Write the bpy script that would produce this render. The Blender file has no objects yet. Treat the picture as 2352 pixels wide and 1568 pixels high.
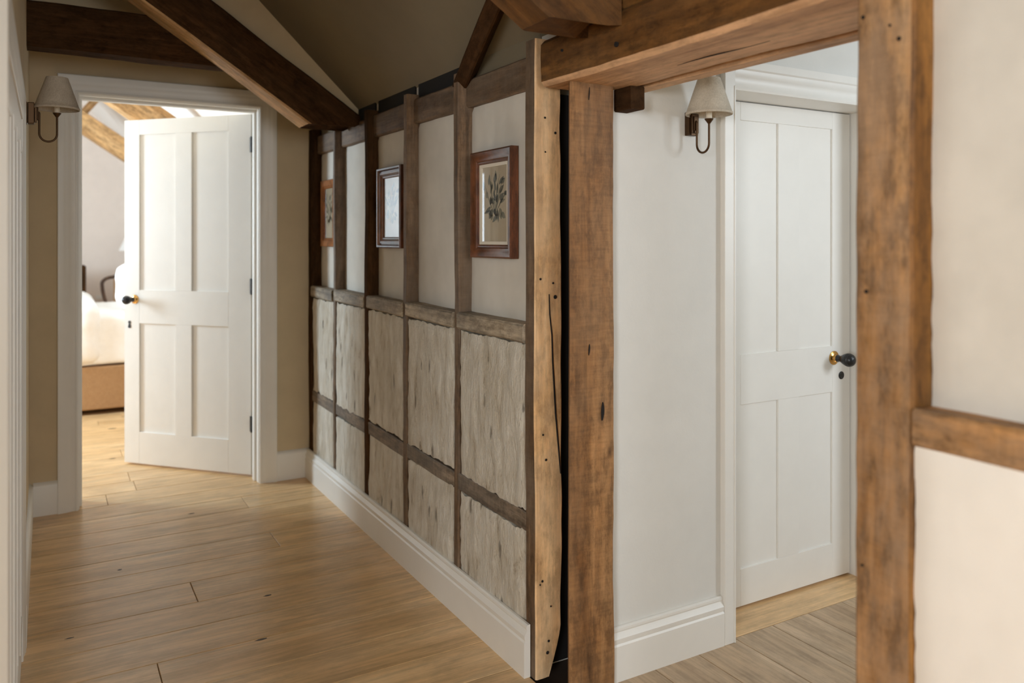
import bpy, bmesh, math, random
from mathutils import Vector, Matrix, noise

# ------------------------------------------------------------------ scene, camera, light
scene = bpy.context.scene
COL = scene.collection
S = 1.285                      # metres per unit; 1 unit = the camera's eye height
random.seed(7)

cam_d = bpy.data.cameras.new('camera')
cam = bpy.data.objects.new('camera', cam_d); COL.objects.link(cam)
cam.location = (0, 0, S)
cam.rotation_euler = (math.radians(90), 0, math.radians(-30))
cam_d.sensor_width = 36.0
cam_d.lens = 36.0 * 1850 / 2352
cam_d.shift_y = -234.0 / 2352
cam_d.clip_start = 0.02
cam_d.dof.use_dof = True
cam_d.dof.focus_distance = 2.6
cam_d.dof.aperture_fstop = 2.2
scene.camera = cam

vs = scene.view_settings
vs.view_transform = 'Standard'; vs.look = 'None'; vs.gamma = 1.0; vs.use_curve_mapping = False
vs.exposure = 0.18
scene.cycles.max_bounces = 14
scene.cycles.diffuse_bounces = 8
scene.cycles.transparent_max_bounces = 12
scene.cycles.caustics_reflective = False
scene.cycles.caustics_refractive = False

world = bpy.data.worlds.new('sky'); scene.world = world
world.use_nodes = True
bg = world.node_tree.nodes['Background']
bg.inputs['Color'].default_value = (0.80, 0.88, 1.0, 1)
bg.inputs['Strength'].default_value = 1.0

def daylight(name, loc, size, rot, power, col):
    l = bpy.data.lights.new(name, 'AREA'); l.shape = 'RECTANGLE'
    l.size, l.size_y = size[0] * S, size[1] * S
    l.energy = power; l.color = col
    o = bpy.data.objects.new(name, l); COL.objects.link(o)
    o.location = Vector(loc) * S; o.rotation_euler = rot
    return o
R90 = math.pi / 2
# daylight entering by the windows of landing, passage, lobby and bedroom, plus an added bedroom fill
DAY = (0.88, 0.95, 1.0)
daylight('landing_daylight', (-1.66, -1.06, 1.17), (0.86, 0.74), (0, -R90, 0), 106, DAY)
daylight('passage_daylight', (0.38, -1.55, 1.20), (0.66, 0.80), (R90, 0, 0), 30, DAY)
daylight('lobby_daylight', (2.75, -0.035, 1.26), (0.50, 0.62), (R90, 0, 0), 26, (0.82, 0.92, 1.0))
daylight('bedroom_day_and_fill', (-1.46, 4.80, 1.20), (0.80, 0.48), (0, -R90, 0), 100, (0.70, 0.87, 1.0))
daylight('bedroom_day_and_fill', (-1.46, 6.40, 1.20), (0.80, 0.90), (0, -R90, 0), 18, (0.72, 0.87, 1.0))  # second bedroom lamp, added as fill to brighten the room

# ------------------------------------------------------------------ helpers
def lin(r, g, b):
    f = lambda c: (c / 255 / 12.92) if c / 255 <= 0.04045 else ((c / 255 + 0.055) / 1.055) ** 2.4
    return (f(r), f(g), f(b), 1.0)

def parent_to(o, p):
    o.parent = p
    o.matrix_parent_inverse = p.matrix_basis.inverted()

def empty(name, loc=(0, 0, 0), rot=(0, 0, 0)):
    o = bpy.data.objects.new(name, None); COL.objects.link(o)
    o.empty_display_size = 0.05
    o.location = Vector(loc) * S; o.rotation_euler = rot
    return o

def tag(o, label, cat, group=None):
    o['label'] = label; o['category'] = cat
    if group: o['group'] = group
    return o

def struct(o):
    o['kind'] = 'structure'; return o

def link(name, me, mat, parent=None, loc=(0, 0, 0), rot=None, smooth=None):
    if mat is not None: me.materials.append(mat)
    o = bpy.data.objects.new(name, me); COL.objects.link(o)
    o.location = loc
    if rot is not None: o.rotation_euler = rot.to_euler()
    if smooth is not None:
        me.polygons.foreach_set('use_smooth', [True] * len(me.polygons))
        me.set_sharp_from_angle(angle=math.radians(smooth))
    if parent is not None: parent_to(o, parent)
    return o

def grain_rot(grain, side=None):
    z = Vector(grain).normalized()
    x = Vector(side) if side is not None else (Vector((0, 0, 1)) if abs(z.z) < 0.9 else Vector((1, 0, 0)))
    x = (x - z * x.dot(z)).normalized()
    y = z.cross(x)
    return Matrix((x, y, z)).transposed()

def mesh(name, verts, faces, mat, parent=None, grain=None, smooth=None, base=False):
    """verts in scene units (eye heights); origin goes to the middle of the piece"""
    vv = [Vector(v) * S for v in verts]
    lo = Vector([min(v[i] for v in vv) for i in range(3)]); hi = Vector([max(v[i] for v in vv) for i in range(3)])
    c = (lo + hi) / 2
    if base: c.z = lo.z
    rot = grain_rot(grain) if grain is not None else Matrix.Identity(3)
    inv = rot.transposed()
    me = bpy.data.meshes.new(name)
    me.from_pydata([inv @ (v - c) for v in vv], [], faces)
    bm = bmesh.new(); bm.from_mesh(me); bmesh.ops.recalc_face_normals(bm, faces=bm.faces); bm.to_mesh(me); bm.free()
    me.update()
    return link(name, me, mat, parent, c, rot, smooth)

def bm_box(bm, x0, x1, y0, y1, z0, z1, bev=0.0, seg=1):
    vs_ = [bm.verts.new((x, y, z)) for x in (x0, x1) for y in (y0, y1) for z in (z0, z1)]
    fs = [bm.faces.new([vs_[i] for i in q]) for q in ((0, 1, 3, 2), (4, 6, 7, 5), (0, 4, 5, 1), (2, 3, 7, 6), (0, 2, 6, 4), (1, 5, 7, 3))]
    if bev > 0:
        es = list({e for f in fs for e in f.edges})
        bmesh.ops.bevel(bm, geom=es, offset=bev, segments=seg, affect='EDGES', profile=0.6)

def from_bm(name, bm, mat, parent=None, grain=None, smooth=None):
    verts = [tuple(v.co) for v in bm.verts]
    bm.verts.index_update()
    faces = [[v.index for v in f.verts] for f in bm.faces]
    bm.free()
    return mesh(name, verts, faces, mat, parent, grain, smooth)

def box(name, x0, x1, y0, y1, z0, z1, mat, parent=None, bev=0.0, grain=None, seg=1):
    bm = bmesh.new(); bm_box(bm, x0, x1, y0, y1, z0, z1, bev, seg)
    return from_bm(name, bm, mat, parent, grain)

def boxes(name, lst, mat, parent=None, bev=0.0):
    bm = bmesh.new()
    for b in lst: bm_box(bm, *b, bev)
    return from_bm(name, bm, mat, parent)

def prism_y(name, poly, y0, y1, mat, parent=None):
    n = len(poly)
    v = [(x, y0, z) for x, z in poly] + [(x, y1, z) for x, z in poly]
    f = [list(range(n)), list(range(2 * n - 1, n - 1, -1))] + [[i, (i + 1) % n, n + (i + 1) % n, n + i] for i in range(n)]
    return mesh(name, v, f, mat, parent)

def timber(name, p0, p1, w, d, side, mat, parent=None, amp=0.0025, seed=0, rnd=0.004, sf=None, ef=None, step=0.03, taper=None, sub=4):
    """hewn timber lofted from p0 to p1; w along `side`, d across; sf/ef(a,b) shift the two end cuts"""
    p0, p1 = Vector(p0), Vector(p1)
    L = (p1 - p0).length
    rot = grain_rot(p1 - p0, side)
    ax, ay, az = rot.col[0], rot.col[1], rot.col[2]
    sec = []
    cor = [(-1, -1), (1, -1), (1, 1), (-1, 1)]
    for k in range(4):
        a0, b0 = cor[k]; a1, b1 = cor[(k + 1) % 4]
        A = Vector((a0 * w / 2, b0 * d / 2)); B = Vector((a1 * w / 2, b1 * d / 2))
        dirv = (B - A).normalized()
        A2, B2 = A + dirv * rnd, B - dirv * rnd
        for i in range(sub + 1): sec.append(A2.lerp(B2, i / sub))
    n = len(sec); ns = max(2, int(L / step))
    verts = []; off = Vector((seed * 3.17, seed * 7.31, seed * 1.93))
    for i in range(ns + 1):
        s = i / ns
        for q in sec:
            a, b = q.x, q.y
            t0 = sf(a, b) if sf else 0.0
            t1 = ef(a, b) if ef else L
            t = t0 + (t1 - t0) * s
            k = 1.0 if taper is None else taper(t / L, a, b)
            P = p0 + ax * a * k + ay * b * k + az * t
            nz = Vector((a * 6, b * 6, t * 3.0)) + off
            dv = noise.noise_vector(nz) * amp + noise.noise_vector(Vector((a * 40, b * 40, t * 14)) + off) * amp * 0.35
            dv -= az * dv.dot(az)
            verts.append(P + dv)
    faces = []
    for i in range(ns):
        for j in range(n):
            faces.append([i * n + j, i * n + (j + 1) % n, (i + 1) * n + (j + 1) % n, (i + 1) * n + j])
    faces.append(list(range(n - 1, -1, -1))); faces.append([ns * n + j for j in range(n)])
    return mesh(name, verts, faces, mat, parent, grain=az, smooth=38)

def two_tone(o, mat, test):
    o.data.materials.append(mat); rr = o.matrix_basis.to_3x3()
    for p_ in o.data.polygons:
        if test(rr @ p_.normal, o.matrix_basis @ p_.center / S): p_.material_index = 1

def sweep(name, u0, u1, v0, v1, prof, mapf, mat, parent=None, closed=True, smooth=30):
    """moulding mitred round a rectangle (closed) or up, over and down (open); prof = (outward, proud)"""
    verts = []; m = len(prof)
    for (w, p) in prof:
        if closed: pts = [(u0 - w, v0 - w), (u1 + w, v0 - w), (u1 + w, v1 + w), (u0 - w, v1 + w)]
        else: pts = [(u0 - w, v0), (u0 - w, v1 + w), (u1 + w, v1 + w), (u1 + w, v0)]
        verts += [mapf(u, v, p) for u, v in pts]
    faces = []
    for i in range(m):
        j = (i + 1) % m
        for k in range(4 if closed else 3):
            l = (k + 1) % 4
            faces.append([i * 4 + k, i * 4 + l, j * 4 + l, j * 4 + k])
    if not closed:
        faces.append([i * 4 for i in range(m)]); faces.append([i * 4 + 3 for i in range(m)][::-1])
    return mesh(name, verts, faces, mat, parent, smooth=smooth)

def extrude(name, prof, mapf, t0, t1, mat, parent=None, smooth=30):
    n = len(prof)
    verts = [mapf(a, b, t0) for a, b in prof] + [mapf(a, b, t1) for a, b in prof]
    faces = [[i, (i + 1) % n, n + (i + 1) % n, n + i] for i in range(n)] + [list(range(n)), list(range(2 * n - 1, n - 1, -1))]
    return mesh(name, verts, faces, mat, parent, smooth=smooth)

def revolve(name, prof, origin, axis, mat, parent=None, seg=32, smooth=35, squash=1.0):
    """prof = (radius, along axis)"""
    rot = grain_rot(axis); o = Vector(origin)
    verts, faces = [], []
    for r, t in prof:
        for k in range(seg):
            a = 2 * math.pi * k / seg
            verts.append(o + rot.col[0] * r * math.cos(a) + rot.col[1] * r * math.sin(a) * squash + rot.col[2] * t)
    for i in range(len(prof) - 1):
        for k in range(seg):
            l = (k + 1) % seg
            faces.append([i * seg + k, i * seg + l, (i + 1) * seg + l, (i + 1) * seg + k])
    if prof[0][0] > 1e-5 and prof[0] != prof[-1]: faces.append(list(range(seg)))
    if prof[-1][0] > 1e-5 and prof[0] != prof[-1]: faces.append([(len(prof) - 1) * seg + k for k in range(seg)][::-1])
    return mesh(name, verts, faces, mat, parent, smooth=smooth)

def tube(name, pts, r, mat, parent=None, seg=10, rf=None):
    P = [Vector(p) for p in pts]
    verts, faces = [], []
    prev = None
    for i, p in enumerate(P):
        t = (P[min(i + 1, len(P) - 1)] - P[max(i - 1, 0)]).normalized()
        if prev is None: x = t.orthogonal().normalized()
        else: x = (prev - t * prev.dot(t)).normalized()
        prev = x; y = t.cross(x)
        rr = r * (rf(i / (len(P) - 1)) if rf else 1)
        for k in range(seg):
            a = 2 * math.pi * k / seg
            verts.append(p + x * rr * math.cos(a) + y * rr * math.sin(a))
    for i in range(len(P) - 1):
        for k in range(seg):
            l = (k + 1) % seg
            faces.append([i * seg + k, i * seg + l, (i + 1) * seg + l, (i + 1) * seg + k])
    faces.append(list(range(seg))[::-1]); faces.append([(len(P) - 1) * seg + k for k in range(seg)])
    return mesh(name, verts, faces, mat, parent, smooth=40)

# ------------------------------------------------------------------ materials
class NT:
    def __init__(s, name):
        s.m = bpy.data.materials.new(name); s.m.use_nodes = True
        s.t = s.m.node_tree; s.b = s.t.nodes['Principled BSDF']
    def n(s, kind, **kw):
        nd = s.t.nodes.new(kind)
        for k, v in kw.items():
            if k.startswith('i_'): nd.inputs[k[2:].replace('_', ' ')].default_value = v
            else: setattr(nd, k, v)
        return nd
    def l(s, a, b): s.t.links.new(a, b)
    def ramp(s, fac, stops):
        r = s.n('ShaderNodeValToRGB')
        e = r.color_ramp.elements
        while len(e) < len(stops): e.new(0.5)
        for i, (p, c) in enumerate(stops): e[i].position = p; e[i].color = c
        s.l(fac, r.inputs['Fac']); return r.outputs['Color']
    def mix(s, fac, a, b, mode='MIX'):
        m = s.n('ShaderNodeMix', data_type='RGBA', blend_type=mode)
        for val, inp in ((fac, m.inputs['Factor']), (a, m.inputs[6]), (b, m.inputs[7])):
            if hasattr(val, 'is_linked') or hasattr(val, 'links'): s.l(val, inp)
            else: inp.default_value = val
        return m.outputs[2]
    def math(s, op, a, b=0.0):
        m = s.n('ShaderNodeMath', operation=op)
        for val, inp in ((a, m.inputs[0]), (b, m.inputs[1])):
            if hasattr(val, 'links'): s.l(val, inp)
            else: inp.default_value = val
        return m.outputs[0]
    def coords(s, scale):
        tc = s.n('ShaderNodeTexCoord'); oi = s.n('ShaderNodeObjectInfo')
        rnd = s.n('ShaderNodeVectorMath', operation='SCALE')
        cb = s.n('ShaderNodeCombineXYZ')
        for i, k in enumerate((13.0, 29.0, 17.0)): s.l(s.math('MULTIPLY', oi.outputs['Random'], k), cb.inputs[i])
        ad = s.n('ShaderNodeVectorMath', operation='ADD')
        s.l(tc.outputs['Object'], ad.inputs[0]); s.l(cb.outputs[0], ad.inputs[1])
        s.raw = ad.outputs[0]; s.rand = oi.outputs['Random']
        return s.map(scale)
    def map(s, scale):
        mp = s.n('ShaderNodeMapping'); mp.inputs['Scale'].default_value = scale
        s.l(s.raw, mp.inputs['Vector']); return mp.outputs[0]
    def noise(s, vec, scale, detail=6.0, rough=0.6, dist=0.0):
        nn = s.n('ShaderNodeTexNoise'); s.l(vec, nn.inputs['Vector'])
        nn.inputs['Scale'].default_value = scale; nn.inputs['Detail'].default_value = detail
        nn.inputs['Roughness'].default_value = rough; nn.inputs['Distortion'].default_value = dist
        return nn.outputs['Fac']
    def bump(s, h, strength, dist=0.002):
        b = s.n('ShaderNodeBump'); b.inputs['Strength'].default_value = strength; b.inputs['Distance'].default_value = dist
        s.l(h, b.inputs['Height']); s.l(b.outputs[0], s.b.inputs['Normal'])

def paint(name, col, rough=0.6, var=0.06, bump=0.15, scale=9.0, fine=90.0):
    k = NT(name); v = k.coords((1, 1, 1))
    f = k.noise(v, scale, 3.0)
    d = tuple(c * (1 - var) for c in col[:3]) + (1,); u = tuple(min(1, c * (1 + var * 0.6)) for c in col[:3]) + (1,)
    k.l(k.ramp(f, [(0.3, d), (0.7, u)]), k.b.inputs['Base Color'])
    k.b.inputs['Roughness'].default_value = rough
    if bump: k.bump(k.noise(v, fine, 4.0), bump, 0.0012)
    return k.m

def plain(name, col, rough=0.5, metal=0.0):
    k = NT(name); k.b.inputs['Base Color'].default_value = col
    k.b.inputs['Roughness'].default_value = rough; k.b.inputs['Metallic'].default_value = metal
    return k.m

def wood(name, dark, mid, light, rough=0.62, grey=None, greyamt=0.0, saw=0.0, knots=0.5, stretch=(1, 1, 0.07), bump=0.5, scale=16.0, spec=0.3, patch=0.5, knotscale=4.2, kstretch=None, mottle=34.0, mottleamt=0.6):
    k = NT(name); v = k.coords(stretch)
    g1 = k.noise(v, scale, 8.0, 0.62, 0.7)
    col = k.ramp(g1, [(0.28, dark), (0.50, mid), (0.72, light)])
    g2 = k.noise(v, scale * 8, 3.0, 0.6)
    col = k.mix(0.55, col, k.ramp(g2, [(0.35, (0.60, 0.60, 0.58, 1)), (0.6, (1, 1, 1, 1))]), 'MULTIPLY')
    st = k.map(tuple(0.5 + 0.5 * q for q in stretch))
    g3 = k.noise(st, 3.0, 5.0, 0.65)
    col = k.mix(patch, col, k.ramp(g3, [(0.32, (0.62, 0.60, 0.56, 1)), (0.62, (1.08, 1.07, 1.05, 1))]), 'MULTIPLY')
    g5 = k.noise(k.map(tuple(0.35 + 0.65 * q for q in stretch)), mottle, 5.0, 0.75)
    col = k.mix(mottleamt, col, k.ramp(g5, [(0.40, (0.40, 0.37, 0.33, 1)), (0.50, (0.96, 0.95, 0.94, 1)), (0.60, (1.32, 1.29, 1.24, 1))]), 'MULTIPLY')
    if grey is not None:
        g4 = k.noise(st, 5.5, 6.0, 0.7)
        col = k.mix(k.math('MULTIPLY', k.ramp(g4, [(0.38, (0, 0, 0, 1)), (0.62, (1, 1, 1, 1))]), greyamt), col, grey)
    if knots > 0:
        kv = k.map(kstretch or tuple(0.55 + 0.45 * q for q in stretch))
        vo = k.n('ShaderNodeTexVoronoi'); k.l(kv, vo.inputs['Vector']); vo.inputs['Scale'].default_value = knotscale
        wob = k.math('ADD', vo.outputs['Distance'], k.math('MULTIPLY', k.math('SUBTRACT', g1, 0.5), 0.10))
        kf = k.ramp(wob, [(0.015, (1, 1, 1, 1)), (0.07, (0, 0, 0, 1))])
        col = k.mix(k.math('MULTIPLY', kf, knots), col, tuple(c * 0.35 for c in dark[:3]) + (1,))
    k.l(col, k.b.inputs['Base Color'])
    k.b.inputs['Roughness'].default_value = rough
    k.b.inputs['Specular IOR Level'].default_value = spec
    h = k.math('ADD', g1, k.math('MULTIPLY', g2, 0.5))
    if saw > 0:
        sw = k.noise(k.map((0.10, 0.10, 1)), 95, 3.0, 0.7)
        h = k.math('ADD', h, k.math('MULTIPLY', sw, saw * 1.2))
        col = k.mix(min(0.45, saw * 0.7), col, k.ramp(sw, [(0.36, (0.62, 0.60, 0.58, 1)), (0.60, (1.06, 1.05, 1.04, 1))]), 'MULTIPLY')
        k.l(col, k.b.inputs['Base Color'])
    if bump: k.bump(h, bump, 0.003)
    return k.m

M = {}
M['paint_hall'] = paint('hall_wall_paint', lin(204, 186, 153), 0.75, 0.05, 0.25)
M['paint_upper'] = paint('panel_plaster_paint', lin(214, 208, 198), 0.8, 0.10, 0.5, 5.0, 45)
M['limewash'] = paint('near_limewash', lin(238, 232, 224), 0.8, 0.05, 0.5, 5.0, 45)
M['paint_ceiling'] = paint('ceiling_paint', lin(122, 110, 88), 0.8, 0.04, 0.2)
M['paint_lobby'] = paint('lobby_wall_paint', lin(219, 217, 212), 0.7, 0.03, 0.3)
M['paint_bed'] = paint('bedroom_wall_paint', lin(232, 220, 210), 0.75, 0.03, 0.2)
M['white'] = paint('white_woodwork_paint', lin(232, 229, 223), 0.38, 0.02, 0.05)
M['white_ceiling'] = paint('white_ceiling_paint', lin(240, 237, 232), 0.8, 0.02, 0.1)
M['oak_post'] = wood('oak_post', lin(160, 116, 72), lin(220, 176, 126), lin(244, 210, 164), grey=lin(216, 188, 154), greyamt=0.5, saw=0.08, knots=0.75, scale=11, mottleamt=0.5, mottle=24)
M['oak_sawn'] = wood('oak_sawn', lin(100, 66, 36), lin(146, 104, 64), lin(176, 132, 88), grey=lin(150, 118, 86), greyamt=0.4, saw=0.55, knots=0.8, scale=12)
M['oak_beam'] = wood('oak_beam', lin(64, 38, 15), lin(108, 72, 34), lin(150, 106, 58), grey=lin(116, 86, 56), greyamt=0.4, saw=0.2, knots=0.8, scale=9, patch=0.8)
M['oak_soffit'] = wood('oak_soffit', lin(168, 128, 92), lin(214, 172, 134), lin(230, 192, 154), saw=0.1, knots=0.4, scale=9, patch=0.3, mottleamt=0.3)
M['oak_dark'] = wood('oak_dark', lin(42, 27, 15), lin(70, 47, 28), lin(96, 67, 42), grey=lin(74, 56, 38), greyamt=0.4, saw=0.2, knots=0.7, spec=0.04, rough=0.8)
M['oak_stud'] = wood('oak_stud', lin(66, 48, 33), lin(108, 83, 60), lin(146, 118, 92), grey=lin(120, 104, 88), greyamt=0.7, saw=0.35, knots=0.5, scale=20)
M['oak_rail'] = wood('oak_rail', lin(120, 106, 90), lin(186, 170, 148), lin(214, 198, 176), grey=lin(92, 88, 84), greyamt=0.65, saw=0.2, knots=0.3, scale=20, patch=0.8)
M['oak_low'] = wood('oak_low_rail', lin(96, 84, 72), lin(138, 122, 106), lin(164, 148, 130), grey=lin(104, 98, 92), greyamt=0.6, saw=0.7, knots=0.2, scale=22)
M['oak_near'] = wood('oak_near_post', lin(108, 72, 36), lin(174, 130, 84), lin(212, 172, 124), grey=lin(166, 138, 112), greyamt=0.7, saw=0.35, knots=0.6, scale=9, patch=0.6, mottle=20, mottleamt=0.9, bump=0.8)
M['oak_shade_side'] = wood('oak_post_shade_side', lin(84, 52, 18), lin(132, 90, 42), lin(158, 114, 62), saw=0.2, knots=0.4, scale=10)
M['oak_new'] = wood('oak_clean', lin(158, 116, 72), lin(192, 152, 104), lin(214, 178, 132), knots=0.6, bump=0.2, scale=10)
M['floor'] = wood('oak_plank', lin(208, 169, 119), lin(228, 190, 140), lin(238, 206, 160), rough=0.29, knots=0.6, stretch=(0.045, 1, 1), bump=0.05, scale=9, spec=0.5, patch=0.3, knotscale=1.25, kstretch=(0.5, 1.6, 1), mottle=14, mottleamt=0.22)
M['floor_y'] = wood('oak_plank_lobby', lin(176, 150, 122), lin(198, 172, 142), lin(212, 188, 160), rough=0.42, knots=0.7, stretch=(1, 0.045, 1), bump=0.05, scale=9, spec=0.4, patch=0.3, knotscale=1.3, kstretch=(1.6, 0.5, 1), mottle=14, mottleamt=0.25)
M['black'] = plain('black_iron', (0.012, 0.011, 0.010, 1), 0.45)
M['knob'] = plain('ebonised_wood', (0.010, 0.010, 0.011, 1), 0.30)
M['brass'] = plain('brass', lin(205, 160, 92), 0.22, 1.0)
M['bronze'] = plain('aged_brass', lin(84, 62, 42), 0.42, 0.85)
M['candle'] = plain('ivory_sleeve', lin(224, 212, 192), 0.5)
M['crack'] = plain('dark_void', (0.006, 0.004, 0.003, 1), 0.95)  # near-black for cracks and holes, also for shade painted into gaps
M['mahogany'] = wood('mahogany_frame', lin(58, 30, 16), lin(102, 58, 34), lin(134, 82, 52), rough=0.28, knots=0, stretch=(1, 0.2, 0.2), bump=0.08, scale=20, spec=0.6, patch=0.3)
M['honey'] = wood('honey_frame', lin(126, 70, 24), lin(170, 102, 44), lin(196, 130, 66), rough=0.32, knots=0, stretch=(1, 0.2, 0.2), bump=0.06, scale=20, spec=0.5, patch=0.3)
M['knotwood'] = plain('floor_knot', lin(74, 56, 40), 0.5)
M['ink'] = plain('faded_ink', lin(92, 92, 80), 0.8)
M['ink2'] = plain('pale_ink', lin(124, 120, 100), 0.8)
M['slip'] = plain('cream_slip', lin(214, 204, 186), 0.4)

def make_paper():
    k = NT('aged_paper'); v = k.coords((1, 1, 1))
    k.l(k.ramp(k.noise(v, 6, 4), [(0.3, lin(176, 160, 134)), (0.7, lin(196, 182, 156))]), k.b.inputs['Base Color'])
    k.b.inputs['Roughness'].default_value = 0.85
    return k.m
M['paper'] = make_paper()

def make_limewash():
    k = NT('limewashed_daub'); v = k.coords((1, 1, 1))
    sv = k.map((1, 1.3, 0.42))
    f1 = k.noise(sv, 17, 9, 0.72, 0.5); f2 = k.noise(v, 5, 5, 0.6); f3 = k.noise(v, 70, 4, 0.7)
    c = k.ramp(f1, [(0.30, lin(168, 150, 126)), (0.40, lin(222, 213, 197)), (0.60, lin(242, 237, 227))])
    c = k.mix(0.6, c, k.ramp(f2, [(0.3, lin(216, 208, 194)), (0.7, lin(255, 254, 252))]), 'MULTIPLY')
    vo = k.n('ShaderNodeTexVoronoi'); k.l(k.map((1, 1.2, 0.40)), vo.inputs['Vector']); vo.inputs['Scale'].default_value = 13.0
    wob = k.math('ADD', vo.outputs['Distance'], k.math('MULTIPLY', k.math('SUBTRACT', f1, 0.5), 0.5))
    pit = k.ramp(wob, [(0.02, (1, 1, 1, 1)), (0.13, (0, 0, 0, 1))])
    c = k.mix(k.math('MULTIPLY', pit, 0.55), c, lin(118, 98, 74))
    k.l(c, k.b.inputs['Base Color']); k.b.inputs['Roughness'].default_value = 0.9
    h = k.math('ADD', k.math('ADD', f1, k.math('MULTIPLY', f3, 0.35)), k.math('MULTIPLY', pit, -0.5))
    k.bump(h, 1.0, 0.016)
    return k.m
M['daub'] = make_limewash()

def make_linen(name, a, b, trans=0.25):
    k = NT(name); v = k.coords((1, 1, 1))
    f = k.noise(v, 260, 3, 0.7); g = k.noise(v, 30, 4)
    c = k.mix(0.4, k.ramp(f, [(0.35, a), (0.65, b)]), k.ramp(g, [(0.3, a), (0.7, b)]))
    k.l(c, k.b.inputs['Base Color']); k.b.inputs['Roughness'].default_value = 0.9
    k.bump(f, 0.4, 0.001)
    if trans:
        tr = k.n('ShaderNodeBsdfTranslucent'); k.l(c, tr.inputs['Color'])
        mx = k.n('ShaderNodeMixShader'); mx.inputs[0].default_value = trans
        out = k.t.nodes['Material Output']
        k.l(k.b.outputs[0], mx.inputs[1]); k.l(tr.outputs[0], mx.inputs[2]); k.l(mx.outputs[0], out.inputs['Surface'])
    return k.m
M['shade'] = make_linen('linen_shade', lin(196, 184, 166), lin(226, 216, 200))
M['upholstery'] = make_linen('tan_upholstery', lin(150, 114, 78), lin(174, 138, 98), 0)
M['bedding'] = make_linen('white_cotton', lin(240, 238, 234), lin(250, 249, 247), 0)

def make_glass(name, ior):
    k = NT(name); k.t.nodes.remove(k.b)
    tr = k.n('ShaderNodeBsdfTransparent'); gl = k.n('ShaderNodeBsdfGlossy'); gl.inputs['Roughness'].default_value = 0.0
    fr = k.n('ShaderNodeFresnel'); fr.inputs['IOR'].default_value = ior
    geo = k.n('ShaderNodeNewGeometry')
    fac = k.math('MULTIPLY', fr.outputs[0], k.math('SUBTRACT', 1.0, geo.outputs['Backfacing']))
    mx = k.n('ShaderNodeMixShader')
    k.l(fac, mx.inputs[0]); k.l(tr.outputs[0], mx.inputs[1]); k.l(gl.outputs[0], mx.inputs[2])
    k.l(mx.outputs[0], k.t.nodes['Material Output'].inputs['Surface'])
    return k.m
M['glass'] = make_glass('window_glass', 1.5)
M['picture_glass'] = make_glass('picture_glass', 1.9)
M['picture_glass_old'] = make_glass('old_picture_glass', 2.5)

# ------------------------------------------------------------------ the shell
XP = 0.9576                    # face of the partition studs
XU = 0.996                     # face of the recessed upper plaster
XL = -0.0556                   # left wall
YE = 3.385                     # end wall, hall side
YL = 1.472                     # lobby back wall
CEIL = lambda x: 1.472 + 0.975 * (1.007 - x)

floor = struct(box('floor', -1.75, 3.75, -1.6, 8.1, -0.14, -0.022, plain('subfloor', lin(60, 44, 30), 0.9)))

def plank(x0, x1, y0, y1, mat, grain_x=True):
    g = 0.0008
    bm = bmesh.new(); bm_box(bm, x0 + g, x1 - g, y0 + g, y1 - g, -0.020, 0.0, 0.0)
    top = [e for e in bm.edges if all(v.co.z > -0.001 for v in e.verts)]
    bmesh.ops.bevel(bm, geom=top, offset=0.0011, segments=1, affect='EDGES')
    o = from_bm('plank', bm, mat, floor)
    return o

W = 0.1465
joints = {0: 0.6600, -1: 1.35}
row = -31
y = 2.9461 + W * row
cuts = {  # known butt joints seen in the hall floor, by row starting line
}
while y < 8.0:
    y1 = min(y + W, 8.0)
    yc = (y + y1) / 2
    if yc < 1.0: xa, xb = -1.7, 0.955
    elif yc < YE: xa, xb = XL, 1.0 if yc > 1.56 else 0.957
    else: xa, xb = -1.5, 1.25
    seams = []
    for (jx, jy) in ((0.3617, 2.455), (0.2252, 2.03), (0.6542, 3.18), (0.6598, 2.755), (0.30, 3.75)):
        if y < jy < y1: seams.append(jx)
    if not seams:
        if xb - xa > 1.4: seams = [xa + random.uniform(0.35, 1.1), xa + random.uniform(1.4, 2.1)]
        elif yc > YE or yc < 1.0: seams = [xa + random.uniform(0.3, 0.9)]
    elif xb - xa > 1.4: seams.append(seams[0] - 1.2)
    xs = [xa] + sorted(q for q in seams if xa + 0.1 < q < xb - 0.1) + [xb]
    for a, b in zip(xs, xs[1:]): plank(a, b, y, y1, M['floor'])
    y += W
# lobby planks run the other way, up to a threshold board under the cupboard door
x = 0.957
while x < 3.58:
    x1 = min(x + 0.1345, 3.58)
    ys = [-0.05, random.uniform(0.2, 0.8), 1.4725] if x > 1.0 else [0.63, 1.4725]
    for a, b in zip(ys, ys[1:]): plank(x, x1, a, b, M['floor_y'])
    x = x1
plank(1.40, 2.10, 1.4735, 1.62, M['floor'])

def floor_knot(cx, cy, a, b):
    ring = [(cx + a * math.cos(q * math.pi / 6) * (1 + 0.25 * math.sin(q * 2.3)), cy + b * math.sin(q * math.pi / 6), 0.00025) for q in range(12)]
    mesh('knot', ring + [(x_, y_, -0.002) for x_, y_, z_ in ring], [list(range(12)), list(range(23, 11, -1))] + [[q, (q + 1) % 12, 12 + (q + 1) % 12, 12 + q] for q in range(12)], M['knotwood'], floor)
for kx, ky, ka, kb_ in ((0.5375, 2.3043, 0.010, 0.005), (0.4643, 2.0589, 0.014, 0.0045), (0.1909, 2.7079, 0.006, 0.005), (0.4573, 3.1321, 0.010, 0.005), (0.0493, 2.3061, 0.010, 0.003), (0.30, 4.75, 0.02, 0.01), (0.26, 4.1, 0.013, 0.006)): floor_knot(kx, ky, ka, kb_)

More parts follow.
